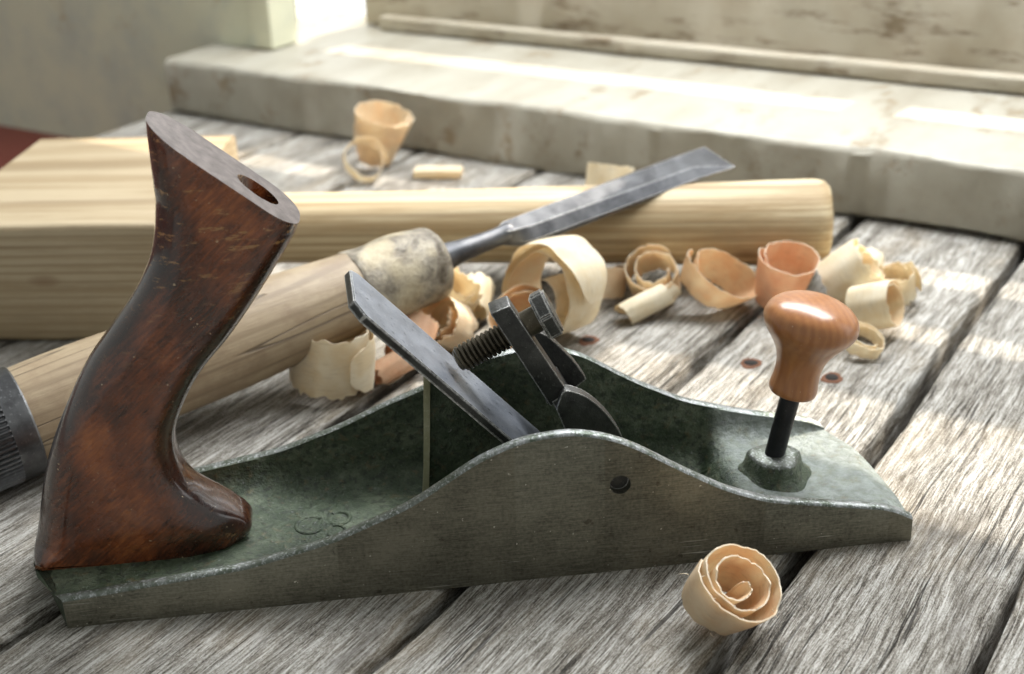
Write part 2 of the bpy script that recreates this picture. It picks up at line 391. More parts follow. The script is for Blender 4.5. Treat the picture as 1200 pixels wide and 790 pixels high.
def mat_flat(name, c, rough=0.7, emit=None):
    k = NT(name)
    n = k.noise(k.co, 0.8, 4, 0.6)
    col = k.mix(tuple(x * 0.7 for x in c), c, n)
    k.fin(col, rough)
    if emit:
        k.b.inputs['Emission Color'].default_value = (*c, 1); k.b.inputs['Emission Strength'].default_value = emit
    return k.m
M = dict(
    board=mat_board(),
    mallet=mat_pine('pale_mallet_wood', (0.47, 0.38, 0.25), (0.35, 0.26, 0.15), (0.21, 0.14, 0.07), 0.04, 0.8),
    mhandle=mat_pine('pale_mallet_handle_wood', (0.56, 0.46, 0.29), (0.35, 0.235, 0.11), (0.20, 0.12, 0.05), 0.03, 0.7),
    chwood=mat_pine('rubbed_chisel_handle_wood', (0.40, 0.31, 0.20), (0.33, 0.245, 0.15), (0.15, 0.10, 0.055), 0.05, 0.35, 0.5, 1.0),
    sill=mat_paint('cream_sill_paint', (0.38, 0.36, 0.30), (0.26, 0.21, 0.14), 0.5, 0.60, (0.20, 0.165, 0.11)),
    frame=mat_paint('flaking_frame_paint', (0.42, 0.38, 0.30), (0.19, 0.145, 0.09), 0.6, 0.575, (0.28, 0.22, 0.14), (2.2, 0.55, 2.2)),
    wall=mat_paint('grey_green_wall_paint', (0.72, 0.72, 0.55), (0.50, 0.38, 0.20), 0.6, 0.66, (0.42, 0.48, 0.47)),
    red=mat_flat('dull_red_floor_paint', (0.17, 0.035, 0.022), 0.6),
    dark=mat_flat('gap_shade_dark', (0.04, 0.035, 0.03), 0.9),
    side=mat_side(), rim=mat_rim(), green=mat_green(),
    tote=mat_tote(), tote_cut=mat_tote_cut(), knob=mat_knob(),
    rod=mat_metal('black_steel_rod', (0.015, 0.015, 0.017), (0.03, 0.03, 0.032), 0.38, 0.5),
    iron=mat_metal('blue_grey_steel', (0.21, 0.23, 0.27), (0.31, 0.33, 0.37), 0.40, 0.75, 0.6, 1.0, 0.8, 0.8),
    cap=mat_metal('blackened_iron', (0.028, 0.028, 0.028), (0.075, 0.075, 0.070), 0.34, 0.6, 0.9, 1.0, 0.0, 0.9),
    screw=mat_metal('oily_black_screw_steel', (0.05, 0.042, 0.030), (0.14, 0.12, 0.085), 0.32, 0.75, 0.3),
    chisel=mat_metal('grey_tool_steel', (0.05, 0.051, 0.056), (0.11, 0.112, 0.118), 0.40, 0.7, 0.3, 1.0, 0.3, 0.8),
    ferrule=mat_ferrule(), lit_edge=mat_metal('painted_lit_edge', (0.30, 0.29, 0.17), (0.42, 0.41, 0.28), 0.6, 0.1, 0.6),
    hoop=mat_metal('dark_steel_hoop', (0.10, 0.10, 0.105), (0.22, 0.225, 0.23), 0.34, 0.8, 0.4, 0.7),
    rust=mat_flat('rust', (0.15, 0.062, 0.03), 0.9), hole=mat_flat('dark_nail_hole', (0.01, 0.007, 0.005), 0.9),
    sh_pale=mat_shave('pale_shaving', (0.90, 0.80, 0.61), (0.84, 0.69, 0.47), 0.42),
    sh_in=mat_shave('tan_shaving_inside', (0.90, 0.79, 0.60), (0.86, 0.68, 0.46), 0.45),
    sh_orange=mat_shave('orange_shaving', (0.90, 0.74, 0.52), (0.84, 0.58, 0.35), 0.45),
    sh_red=mat_shave('reddish_shaving', (0.89, 0.66, 0.46), (0.83, 0.53, 0.33), 0.42),
    sh_edge=mat_shave('torn_shaving_edge', (0.88, 0.80, 0.65), (0.82, 0.70, 0.52), 0.3),
    sh_cream=mat_shave('cream_shaving', (0.92, 0.87, 0.72), (0.86, 0.77, 0.56), 0.42),
)

# ---------------------------------------------------------------- setting: boards, floor, wall
brot = Matrix.Rotation(BANG, 3, 'Z').to_quaternion()
table = empty('tabletop', (0, 0, 0), brot); tag(table, kind='structure')
# board frame: x = along U, y = -V ; v intervals between the gaps
gaps = [-38.0, -26.3, -17.6, -9.3, -1.05, 8.35, 16.3, 22.3, 31.0, 40.5, 50.0]
gw =   [0.3, 0.3, 0.35, 0.35, 0.50, 0.50, 0.60, 0.22, 0.3, 0.3, 0.3]
for i in range(len(gaps) - 1):
    v0 = gaps[i] + gw[i] / 2; v1 = gaps[i + 1] - gw[i + 1] / 2
    vs, fs = grid_box(-40, 55, -v1, -v0, -2.4, 0.0, 260, 14, 0.24, 0.13, i)
    o = obj('board', vs, fs, M['board'], table, smooth=40)
    if i == 5:
        nb = o
bm = box_bm(-41, 56, -51, 39, -4.6, -2.5); bm_obj('gap_shade_sheet', bm, M['dark'], table)  # dark sheet added under the boards so the gaps read as shade
# rusty nail holes in the board between the two gaps
def nail(x, y):
    p = Vector((x, y, 0)); ux = p.dot(U); vy = -p.dot(V)
    prof = [(0.0, 0.56), (0.055, 0.46), (0.03, 0.30)]
    vs, fs = lathe(prof, 20, 'z', lambda t, a: 1 + 0.08 * math.sin(3 * a + x) + 0.05 * math.sin(7 * a + y))
    vs = [(ux + a * 0.85, vy + b * 0.70, c) for a, b, c in vs]
    o = obj('nail', vs, fs, M['rust'], table, smooth=60)
    vs, fs = lathe([(0.050, 0.0005), (0.056, 0.24), (0.030, 0.27)], 16, 'z', lambda t, a: 1 + 0.10 * math.sin(2 * a + x))
    vs = [(ux + a, vy + b, c) for a, b, c in vs]
    obj('nail_hole', vs, fs, M['hole'], o, smooth=60)
for x, y in ((17.55, 15.72), (23.22, 12.44), (25.78, 10.67)): nail(x, y)

fl = bm_obj('floor', box_bm(-90, 46, 38.2, 160, -60, -5.0), M['red']); fl.rotation_mode = 'QUATERNION'; fl.rotation_quaternion = brot
tag(fl, kind='structure')
wl = bm_obj('wall', box_bm(46, 48.2, 33.9, 170, 3.52, 60), M['wall']); wl.rotation_mode = 'QUATERNION'; wl.rotation_quaternion = brot
tag(wl, kind='structure')
wl2 = bm_obj('wall', box_bm(46.003, 57.9, 37.3, 170, -60, 3.52), M['wall']); wl2.rotation_mode = 'QUATERNION'; wl2.rotation_quaternion = brot
tag(wl2, kind='structure')

# ---------------------------------------------------------------- window: sill, jamb, sash
win = empty('window', (0, 0, 0), brot)
tag(win, 'old cream painted window with a thick worn sill behind the bench', 'window')
vs, fs = grid_box(-50, 37.2, 41.2, 57.6, 0.06, 3.5, 200, 20, 0.30, 0.22, 31, 0.16)
vs = [(y, x, z) for x, y, z in vs]
obj('sill', vs, fs, M['sill'], win, smooth=40)
bm_obj('jamb', box_bm(48.2, 53.5, 36.4, 38.2, 3.5, 60, 0.15), M['sill'], win, 40)
# casing edge beside the opening
bm_obj('casing', box_bm(45.6, 48.3, 31.9, 33.9, 3.56, 60, 0.25), M['wall'], win, 40)
sash = empty('sash', (0, 0, 0)); sash.parent = win
def rail(name, x0, x1, y0, y1, z0, z1, seed):
    vs, fs = grid_box(y0, y1, x0, x1, z0, z1, 90, 8, 0.2, 0.10, seed, 0.15)
    vs = [(y, x, z) for x, y, z in vs]
    return obj(name, vs, fs, M['frame'], sash, smooth=40)
rail('bottom_rail', 54.2, 56.4, -50, 31.0, 3.62, 8.6, 41)
rail('bottom_rail_moulding', 53.2, 54.19, -50, 29.0, 3.60, 4.5, 44)
for z0_, z1_ in ((12.2, 17.0), (19.9, 22.4), (24.8, 28.2)):  # unseen bars added above the rail, heights set to cast the sun bands
    rail('sun_band_bar', 54.6, 56.2, -50, 30.6, z0_, z1_, 50 + int(z0_))
for yc in (27.2, -9, -44):
    bm_obj('stile', box_bm(54.55, 56.25, yc, yc + 2.6, 8.65, 60, 0.15), M['frame'], sash, 40)
bm_obj('sun_blocker', box_bm(53.0, 53.3, -52, 36, 32.6, 72, 0.1), mat_flat('sun_blocker_cloth', (0.55, 0.52, 0.45), 0.9), win, 40)  # unseen panel added to keep the sun off the front of the table
k = NT('bright_outdoor_sky'); k.b.inputs['Emission Color'].default_value = (0.97, 0.985, 1, 1); k.b.inputs['Emission Strength'].default_value = 1.3
k.fin((0.8, 0.8, 0.8), 1.0)
sky = bm_obj('sky', box_bm(700, 702, -1500, 1500, -300, 900), k.m); sky.rotation_mode = 'QUATERNION'; sky.rotation_quaternion = brot
tag(sky, kind='structure'); sky.visible_shadow = True

# ---------------------------------------------------------------- the hand plane
plane = empty('hand_plane', (0, 0, 0))
tag(plane, 'old cast iron smoothing plane with dark wooden rear handle and orange knob', 'hand plane')
def curve(pts, sm=0.35):
    xs = np.linspace(-3, 27, 1201); ys = np.interp(xs, [p[0] for p in pts], [p[1] for p in pts])
    kx = np.arange(-60, 61) * (30 / 1200.); g = np.exp(-0.5 * (kx / sm) ** 2); g /= g.sum()
    ys = np.convolve(np.pad(ys, 60, mode='edge'), g, mode='valid')
    return lambda x: float(np.interp(x, xs, ys))
hn = curve([(-1.4, 0.92), (0.06, 0.96), (2.5, 1.18), (5.15, 1.42), (7.58, 2.00), (9.8, 2.88), (11.8, 4.15), (13.0, 4.62), (14.3, 4.74), (15.3, 4.52), (16.1, 4.16), (17.5, 3.22), (18.8, 2.42), (20.1, 1.88), (22.6, 1.42), (23.9, 1.18), (24.3, 0.92), (24.8, 0.6)], 0.30)
hf = curve([(-1.4, 0.92), (0.06, 1.0), (2.8, 1.38), (5.96, 1.9), (7.9, 2.55), (9.3, 3.17), (10.56, 3.62), (12.3, 4.45), (14.3, 4.78), (15.64, 4.32), (17.3, 3.22), (19.0, 2.33), (21.0, 1.71), (22.6, 1.35), (23.3, 1.15), (24.0, 0.75)], 0.28)
flr = curve([(-1.4, 0.80), (5.0, 0.78), (6.2, 0.52), (13, 0.42), (16.0, 0.16), (19.35, 0.10), (19.85, 0.86), (20.2, 0.98), (22.5, 0.78), (24.0, 0.80), (24.8, 0.5)], 0.09)
def x0(y): return -1.3 + 1.3 * ((y - 3) / 3) ** 2
xe = curve([(-3, 24.5), (0, 24.5), (1, 24.66), (2.2, 24.62), (3.3, 24.5), (4.4, 24.33), (5.1, 24.08), (5.6, 23.75), (6.0, 23.3)], 0.15)
NS = 260
tw = 0.38; vs = []; fs = []; mi = []
ny = 16
def section(s):
    P = []
    def add(y, zf, m): P.append((y, zf, m))
    H = lambda y: hn if y < 3 else hf
    add(0.0, ('a', 0.0), 0); add(0.0, ('h', -0.09), 1); add(0.04, ('h', -0.03), 1); add(0.10, ('h', 0.0), 1)
    add(tw - 0.10, ('h', 0.0), 1); add(tw - 0.02, ('h', -0.05), 2)
    for a in (0.0, 0.25, 0.5, 0.75, 1.0): add(tw + 0.02, ('f', a), 2)
    for j in range(1, ny): add(tw + 0.9 + (6 - 2 * tw - 1.8) * j / ny, ('g', 0), 2)
    for a in (1.0, 0.75, 0.5, 0.25, 0.0): add(6 - tw - 0.02, ('f', a), 2)
    add(6 - tw + 0.02, ('h', -0.05), 1); add(6 - tw + 0.10, ('h', 0.0), 1); add(5.90, ('h', 0.0), 1); add(5.96, ('h', -0.03), 1); add(6.0, ('h', -0.09), 0)
    add(6.0, ('a', 0.0), 0); add(3.0, ('a', 0.0), 0)
    return P
sec = section(0); NP = len(sec)
for i in range(NS + 1):
    s = i / NS; s = s if 0 < s < 1 else s
    for (y, (kd, a), m) in sec:
        xl = x0(y); xr = xe(y); x = xl + (xr - xl) * s
        h = (hn if y < 3 else hf)(x); f = min(flr(x), h - 0.03)
        if kd == 'a': z = 0.0
        elif kd == 'h': z = max(h + a, f + 0.02)
        elif kd == 'g': z = f
        else:
            r = min(0.85, max(0.02, (h - 0.06 - f))) if y < 3 else min(0.95, max(0.02, h - 0.06 - f))
            ang = a * PI / 2; dy = r * (1 - math.cos(ang)); z = f + r * (1 - math.sin(ang))
            y = y + dy if y < 3 else y - dy
        if kd in 'g': z += 0.03 * noise.noise(Vector((x, y, 0)))
        # the lower lip of both ends is rounded back
        e = min(s, 1 - s)
        vs.append((x, y, z))
for i in range(NS):
    for j in range(NP):
        j2 = (j + 1) % NP
        fs.append((i * NP + j, i * NP + j2, (i + 1) * NP + j2, (i + 1) * NP + j)); mi.append(sec[j][2])
fs.append(tuple(range(NP))); mi.append(2); fs.append(tuple(range(NS * NP, NS * NP + NP))); mi.append(1)
body = obj('body', vs, fs, [M['side'], M['rim'], M['green']], plane, mi, 35)
cv, cf = lathe([(-0.5, 0.30), (0.9, 0.30)], 40, 'z')
cut = obj('cutter', [(15.75 + a, c, 2.9 + b) for a, b, c in cv], cf, M['side'])
boolean_cut(body, cut)
vs, fs = lathe([(0.25, 0.292), (0.42, 0.292)], 32, 'z')
obj('pin', [(15.75 + a, c, 2.9 + b) for a, b, c in vs], fs, M['cap'], plane, smooth=35)
# cast marks raised on the floor
def tube(pts, r, n=8):
    vs = []; fs = []; N = len(pts)
    for i, p in enumerate(pts):
        p = Vector(p); a = Vector(pts[max(i - 1, 0)]); b = Vector(pts[min(i + 1, N - 1)]); t = (b - a).normalized()
        q = t.to_track_quat('Z', 'Y'); rr = r if not callable(r) else r(i / (N - 1))
        for j in range(n):
            an = 2 * PI * j / n; vs.append(tuple(p + q @ Vector((rr * math.cos(an), rr * math.sin(an), 0))))
    for i in range(N - 1):
        for j in range(n):
            k2 = (j + 1) % n; fs.append((i * n + j, i * n + k2, (i + 1) * n + k2, (i + 1) * n + j))
    fs.append(tuple(range(n))); fs.append(tuple(range((N - 1) * n, N * n)))
    return vs, fs
for (cx, cy, a0, a1, r) in ((6.75, 3.3, 40, 320, 0.42), (7.65, 3.55, -140, 130, 0.32), (7.55, 2.85, -150, 110, 0.28)):
    pts = [(cx + r * math.cos(math.radians(a0 + (a1 - a0) * i / 14)), cy + 1.1 * r * math.sin(math.radians(a0 + (a1 - a0) * i / 14)), flr(cx) - 0.02) for i in range(15)]
    tv, tf = tube(pts, 0.075); obj('cast_mark', tv, tf, M['green'], plane, smooth=60)

# rear handle: profile in the x,z plane, rounded across the thickness
prof = [(3.80, 13.30), (3.80, 12.12), (3.73, 11.17), (3.44, 9.97), (2.86, 8.89), (2.00, 7.81), (1.12, 6.71), (0.29, 5.31), (-0.45, 3.71), (-0.95, 2.03), (-1.18, 1.20), (-1.15, 0.74)]
base = [(-0.9, 0.70), (1.2, 0.68), (3.3, 0.68), (4.3, 0.70)]
front = [(4.78, 0.70), (5.04, 0.95), (5.12, 1.22), (4.92, 1.56), (4.45, 1.92), (3.88, 2.40), (3.38, 3.15), (3.24, 4.05), (3.50, 4.97), (4.26, 6.26), (5.37, 7.49), (6.48, 8.94), (7.30, 10.15), (7.46, 10.45)]
top = [(7.43, 10.56), (6.6, 11.32), (5.4, 12.42), (4.35, 13.40), (4.05, 13.60), (3.88, 13.58)]
A = crom(prof, 5, False); B = base; C = crom(front, 5, False); D = [top[0], top[1], top[2], top[3], top[4], top[5]]
pts = A + B + C + D
rad = [1.08] * len(A) + [0.03] * len(B) + [1.0] * len(C) + [0.0] * len(D)
for i in range(6): rad[len(A) - 1 - i] = 0.5
for i, p in enumerate(pts):
    if p in C: rad[i] = 0.60 if p[1] < 2.6 and p[0] > 4.0 else 1.05
N = len(pts)
rs = rad[:]
for _ in range(5): rs = [0.25 * rs[i - 1] + 0.5 * rs[i] + 0.25 * rs[(i + 1) % N] for i in range(N)]
nA, nB, nC = len(A), len(B), len(C)
for i in range(8): rs[i] = 1.0
for i in range(nA + nB + nC - 8, nA + nB + nC): rs[i] = 1.0
area = sum(pts[i][0] * pts[(i + 1) % N][1] - pts[(i + 1) % N][0] * pts[i][1] for i in range(N))
sg = 1 if area > 0 else -1
nor = []
for i in range(N):
    ia_, ib_ = i - 1, (i + 1) % N
    if i == 0: ia_ = 0
    if i == nA + nB + nC - 1: ib_ = i
    a = Vector(pts[ia_]); b = Vector(pts[ib_]); t = (b - a).normalized(); nor.append(Vector((-t.y, t.x)) * sg)
vs = []; fs = []; mi = []
ht = 1.22
angs = [0, 15, 30, 45, 60, 75, 90]
levels = [(-1, a) for a in angs[::-1]] + [(1, a) for a in angs]
for sgn, a in levels:
    an = math.radians(a)
    lv = []
    for i in range(N):
        r = rs[i]; inset = r * (1 - math.cos(an)); z = Vector(pts[i]) + nor[i] * inset
        lv.append((z.x, 3.0 + sgn * (ht - r + r * math.sin(an)), z.y))
    # the cut top keeps its plane; its two ends follow the rounding of the sides
    P0 = Vector((7.50, 10.52)); P1 = Vector((3.86, 13.66)); td = (P1 - P0).normalized(); ins = 1.0 * (1 - math.cos(an))
    Q0 = P0 + td * ins / 0.97; Q1 = P1 - td * ins / 0.73
    yy = 3.0 + sgn * (ht - 1.0 + 1.0 * math.sin(an))
    s0 = nA + nB + nC
    for j in range(len(D)):
        q_ = Q0.lerp(Q1, j / (len(D) - 1)); lv[s0 + j] = (q_.x, yy, q_.y)
    for k_ in range(1, 5):      # blend the profile up to the cut
        lv[s0 - k_] = tuple(Vector(lv[s0 - k_]).lerp(Vector(lv[s0]) + (Vector(lv[s0 - 5]) - Vector(lv[s0])) * (k_ / 5), 0.8))
    for k_ in range(0, 4):
        lv[k_] = tuple(Vector(lv[k_]).lerp(Vector(lv[N - 1]) + (Vector(lv[4]) - Vector(lv[N - 1])) * ((k_ + 1) / 5), 0.8))
    for _ in range(6):
        cpy = list(lv)
        for i in range(nA + nB, nA + nB + nC - 6):
            if pts[i][1] < 2.6: lv[i] = tuple((Vector(cpy[i - 1]) + Vector(cpy[i]) * 2 + Vector(cpy[i + 1])) / 4)
    vs += lv
L = len(levels)
isD = [i >= nA + nB + nC for i in range(N)]
for l in range(L - 1):
    for i in range(N):
        j = (i + 1) % N
        fs.append((l * N + i, l * N + j, (l + 1) * N + j, (l + 1) * N + i)); mi.append(1 if (isD[i] and isD[j]) else 0)
def horn(x, y, z):
    f = min(1, max(0, (x - 3.7) / 1.5)); f = f * f * (3 - 2 * f)
    return (x, 3 + (y - 3) * (1 - 0.42 * f), z) if z < 2.6 else (x, y, z)
vs = [horn(*v) for v in vs]
fs.append(tuple(range(N))); mi.append(0); fs.append(tuple(range((L - 1) * N, L * N))); mi.append(0)
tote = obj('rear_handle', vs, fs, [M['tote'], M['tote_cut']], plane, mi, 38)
cv, cf = lathe([(9.6, 0.50), (14.5, 0.50)], 40, 'z')
cut = obj('cutter', [(6.47 + a, 3.0 + b, c) for a, b, c in cv], cf, M['tote'])
boolean_cut(tote, cut)

# knob, its rod and boss, all on one leaning axis
kaxis = Vector((1.12, 0.0, 5.36)).normalized(); kb = Vector((21.22, 3.05, 1.62))
kq = Vector((0, 0, 1)).rotation_difference(kaxis)
knob_root_profile = [(1.86, 0.30), (1.88, 0.66), (1.94, 0.76), (2.1, 0.80), (2.4, 0.765), (2.75, 0.75), (3.1, 0.80), (3.4, 0.92), (3.7, 1.12), (3.95, 1.32), (4.18, 1.48), (4.4, 1.55), (4.62, 1.52), (4.84, 1.40), (5.04, 1.15), (5.19, 0.80), (5.27, 0.42), (5.29, 0.01)]
sm = crom([(5.27 - (5.29 - t) * 0.93, r * 0.92) for t, r in knob_root_profile], 4, False)
vs, fs = lathe(sm, 72)
kn = obj('knob', vs, fs, M['knob'], plane, smooth=50); kn.location = kb * CM; kn.rotation_mode = 'QUATERNION'; kn.rotation_quaternion = kq
vs, fs = lathe([(-0.6, 0.31), (2.2, 0.31)], 32)
rd = obj('knob_rod', vs, fs, M['rod'], plane, smooth=40); rd.location = kb * CM; rd.rotation_mode = 'QUATERNION'; rd.rotation_quaternion = kq
vs, fs = lathe([(-1.0, 1.30), (-0.72, 1.12), (-0.6, 0.95), (-0.38, 0.86), (-0.12, 0.80), (-0.02, 0.68), (0.0, 0.35)], 40, 'z', lambda t, a: 1 + 0.06 * math.sin(3 * a) + 0.04 * math.sin(5 * a + 1))
bs = obj('boss', vs, fs, [M['green'], M['rim']], plane, smooth=45); bs.location = kb * CM
bs.data.polygons.foreach_set('material_index', [1 if (p.center.z > -0.0012) else 0 for p in bs.data.polygons])

# cutting iron
ia = math.radians(-48.2); idir = Vector((math.cos(ia), 0, math.sin(ia))); inor = Vector((-idir.z, 0, idir.x))
ip = Vector((8.70, 0, 8.52))
Lb = 10.5; th = 0.28
out2 = [(0.12, 1.86), (0.55, 1.5), (Lb, 1.5), (Lb, 4.15), (0.30, 4.15), (0.0, 3.95)]
bm = bmesh.new(); lo = []; hi = []
for s_, y_ in out2:
    hi.append(bm.verts.new(ip + idir * s_ + Vector((0, y_, 0)))); lo.append(bm.verts.new(ip + idir * s_ - inor * th + Vector((0, y_, 0))))
bm.faces.new(hi); bm.faces.new(lo[::-1])
for i in range(6): bm.faces.new((hi[i], lo[i], lo[(i + 1) % 6], hi[(i + 1) % 6]))
bmesh.ops.bevel(bm, geom=bm.edges[:], offset=0.035, segments=2, affect='EDGES')
bl = bm_obj('blade', bm, [M['iron'], M['cap']], plane, 35)
bl.data.polygons.foreach_set('material_index', [0 if p.normal.dot(inor) > 0.8 else 1 for p in bl.data.polygons])  # forge-black sides; the dark iron also paints in their lack of light
# frog web under the iron
def under(x): return ip.z - th / math.cos(ia) + (x - ip.x) * math.tan(ia)
web = [(10.62, under(10.62) - 0.02), (10.38, 2.6), (10.25, 0.3), (14.6, 0.3), (14.4, under(14.4) - 0.02)]
fr = bm_obj('frog', prism(web, 2.9, 3.12, 0.04), [M['green'], M['lit_edge']], plane, 40)
fr.data.polygons.foreach_set('material_index', [1 if p.normal.x < -0.6 else 0 for p in fr.data.polygons])
rb = [(10.56, under(10.56) - 0.03), (10.40, 3.4), (10.33, 2.4), (10.20, 1.2), (10.16, 0.35), (10.34, 0.35), (10.40, 1.2), (10.50, 2.4), (10.58, 3.4), (10.76, under(10.76) - 0.03)]
bm_obj('frog_rib', prism(rb, 2.78, 2.898, 0.03), M['lit_edge'], plane, 40)  # pale colour paints the light caught along the web's rear edge
# lever cap: bar, wings, screw
cap = empty('lever_cap', (0, 0, 0)); cap.parent = plane
bm = prism([(12.52, 7.42), (13.10, 7.62), (14.70, 4.72), (14.17, 4.26)], 2.45, 3.25, 0.05)
bm_obj('bar', bm, M['cap'], cap, 35)
wing = crom([(14.45, 4.78), (14.66, 4.88), (15.22, 4.60), (15.75, 4.05), (16.2, 3.30), (16.45, 2.5)], 5, False) + [(16.3, 1.6), (15.2, 1.6), (14.30, 4.30)]
bm_obj('wing', prism(wing, 2.2, 2.62, 0.04), M['cap'], cap, 35)
wing2 = crom([(13.95, 5.90), (14.35, 5.72), (14.99, 5.02), (15.37, 4.46), (15.55, 4.12)], 5, False) + [(15.15, 3.85), (14.95, 3.2), (14.3, 3.4), (14.0, 4.6)]
bm_obj('wing', prism(wing2, 4.3, 4.62, 0.04), M['cap'], cap, 35)
bm_obj('cross_plate', prism([(14.2, 4.45), (14.62, 4.70), (16.0, 2.0), (15.5, 1.8)], 2.41, 4.31, 0.04), M['cap'], cap, 35)
sa = Vector((2.54, 0, 1.20)).normalized(); sq = Vector((0, 0, 1)).rotation_difference(sa)
scr = empty('thumb_screw', (11.60, 3.0, 5.80), sq); scr.parent = cap
n = 32; vs = []; fs = []; Lt = 2.1; pitch = 0.145; turns = int(Lt / pitch) ; st = turns * n
ring = 4
for i in range(st + 1):
    a = 2 * PI * i / n; z = pitch * i / n
    e = min(1, (z + 0.03) / 0.12)
    for (dz, r) in ((-pitch / 2, 0.33), (-0.03, 0.405 * (0.86 + 0.14 * e)), (0.03, 0.405 * (0.86 + 0.14 * e)), (pitch / 2, 0.33)):
        vs.append((r * math.cos(a), r * math.sin(a), z + dz))
for i in range(st):
    for j in range(3): fs.append((i * 4 + j, i * 4 + j + 1, i * 4 + j + 5, i * 4 + j + 4))
th_ = obj('thread', vs, fs, M['screw'], scr, smooth=30)
vs, fs = lathe([(-0.08, 0.25), (-0.04, 0.33), (2.8, 0.34), (2.82, 0.2)], 28); obj('shank', vs, fs, M['screw'], scr, smooth=40)
vs, fs = lathe([(2.0, 0.3), (2.02, 0.40), (2.66, 0.40), (2.68, 0.3)], 32); obj('collar', vs, fs, M['screw'], scr, smooth=40)
bm = bmesh.new(); hv = []
for zz in (2.62, 3.10):
    hv.append([bm.verts.new((0.80 * math.cos(math.radians(60 * j + 12)), 0.80 * math.sin(math.radians(60 * j + 12)), zz)) for j in range(6)])
bm.faces.new(hv[0]); bm.faces.new(hv[1][::-1])
for j in range(6): bm.faces.new((hv[0][j], hv[1][j], hv[1][(j + 1) % 6], hv[0][(j + 1) % 6]))
bmesh.ops.bevel(bm, geom=bm.edges[:], offset=0.07, segments=2, affect='EDGES')
bm_obj('screw_head', bm, M['cap'], scr, 40)

# ---------------------------------------------------------------- mallet
ma = math.radians(-11.2); md = Vector((math.cos(ma), math.sin(ma), 0)); mp = Vector((-md.y, md.x, 0))
mloc = Vector((-2.0, 25.9, 2.6))
mallet = empty('wooden_mallet', mloc, Matrix.Rotation(ma, 3, 'Z').to_quaternion())
tag(mallet, 'pale wooden mallet with block head and round handle lying across the bench', 'mallet')
vs, fs = grid_box(-5.2, 4.2, -6.1, 6.2, -2.6, 2.5, 40, 30, 0.30, 0.06, 61, 0.3)
obj('mallet_head', vs, fs, M['mallet'], mallet, smooth=45)
mh = [(4.0, 1.50), (8, 1.55), (14, 1.60), (20, 1.68), (26, 1.76), (30.0, 1.82), (30.6, 1.82), (31.0, 1.74), (31.22, 1.50), (31.3, 1.0), (31.32, 0.02)]
vs, fs = lathe(mh, 56, 'x', lambda t, a: 1 + 0.02 * math.sin(2 * a + t * 0.15) + 0.012 * math.sin(5 * a + t * 0.4))
obj('mallet_handle', vs, fs, M['mhandle'], mallet, smooth=45)

# ---------------------------------------------------------------- chisel
cp = Vector((-2.75, 9.20, 1.98)); cq = Vector((24.55, 22.95, 5.05))
cd = (cq - cp).normalized(); cl = (cq - cp).length
zax = (Vector((0, 0, 1)) - cd * cd.z).normalized(); yax = zax.cross(cd)
crm = Matrix((cd, yax, zax)).transposed()
chis = empty('wood_chisel', cp, crm.to_quaternion())
tag(chis, 'chisel with rubbed wooden handle and dark steel hoop, blade resting on the mallet handle', 'chisel')
hp = [(-0.3, 1.74), (0.6, 1.80), (2, 1.84), (4, 1.86), (7, 1.84), (10, 1.72), (12, 1.58), (13.2, 1.50), (13.6, 1.46)]
vs, fs = lathe(crom(hp, 5, False), 56, 'x', lambda t, a: 1 + 0.018 * math.sin(2 * a + t * 0.3) + 0.008 * math.sin(6 * a + t))
obj('chisel_handle', vs, fs, M['chwood'], chis, smooth=50)
fe = [(12.7, 1.50), (12.74, 1.60), (13.4, 1.58), (14.6, 1.55), (15.6, 1.50), (16.15, 1.42), (16.38, 1.22), (16.42, 0.9), (16.44, 0.3)]
vs, fs = lathe(crom(fe, 4, False), 56, 'x', lambda t, a: 1 + 0.02 * math.sin(3 * a + t * 2) + 0.012 * math.sin(7 * a + t * 3))
obj('ferrule', vs, fs, M['ferrule'], chis, smooth=50)
# hoop with a knurled band
def knurl(t, a):
    return 1 + (0.03 * (1 if (a * 64 / (2 * PI)) % 1 < 0.5 else -1) if -1.79 < t < -0.65 else 0)
ho = [(-3.2, 1.55), (-3.15, 1.80), (-2.6, 1.90), (-2.3, 1.90), (-2.28, 1.82), (-1.78, 1.82), (-1.74, 1.86), (-0.66, 1.86), (-0.62, 1.88), (0.10, 1.90), (0.16, 1.86), (0.17, 1.70)]
vs, fs = lathe(ho, 256, 'x', knurl)
obj('hoop', vs, fs, M['hoop'], chis, smooth=30)
# shank and bevel-edged blade
def sect(x, w, t, b, zc, yc=0):   # width, thickness, bevel depth
    return [(x, yc - w / 2, zc - t / 2), (x, yc - w / 2, zc - t / 2 + t * 0.35), (x, yc - w / 2 + b, zc + t / 2), (x, yc + w / 2 - b, zc + t / 2), (x, yc + w / 2, zc - t / 2 + t * 0.35), (x, yc + w / 2, zc - t / 2)]
def rsect(x, ry, rz, zc): 
    return [(x, ry * math.cos(math.radians(a)), zc + rz * math.sin(math.radians(a))) for a in (216, 180, 126, 54, 0, -36)]
secs = [sect(19.35, 0.60, 0.62, 0.1, 0), sect(19.7, 1.05, 0.66, 0.16, 0), sect(20.1, 1.55, 0.66, 0.38, -0.02), sect(20.5, 1.70, 0.62, 0.42, -0.03), sect(29.0, 1.98, 0.44, 0.48, -0.10), sect(30.9, 2.05, 0.04, 0.06, -0.28)]
rl = math.radians(13)
secs = [[(x, y * math.cos(rl) - z * math.sin(rl), y * math.sin(rl) + z * math.cos(rl)) for x, y, z in s_] for s_ in secs]
nv, nf = lathe(crom([(16.2, 0.70), (16.6, 0.60), (17.4, 0.47), (18.4, 0.40), (19.2, 0.38), (19.7, 0.42), (19.95, 0.30)], 5, False), 32, 'x')
obj('neck', nv, nf, M['chisel'], chis, smooth=50)
dense = []
dense += secs
vs = [p for s_ in dense for p in s_]; fs = []
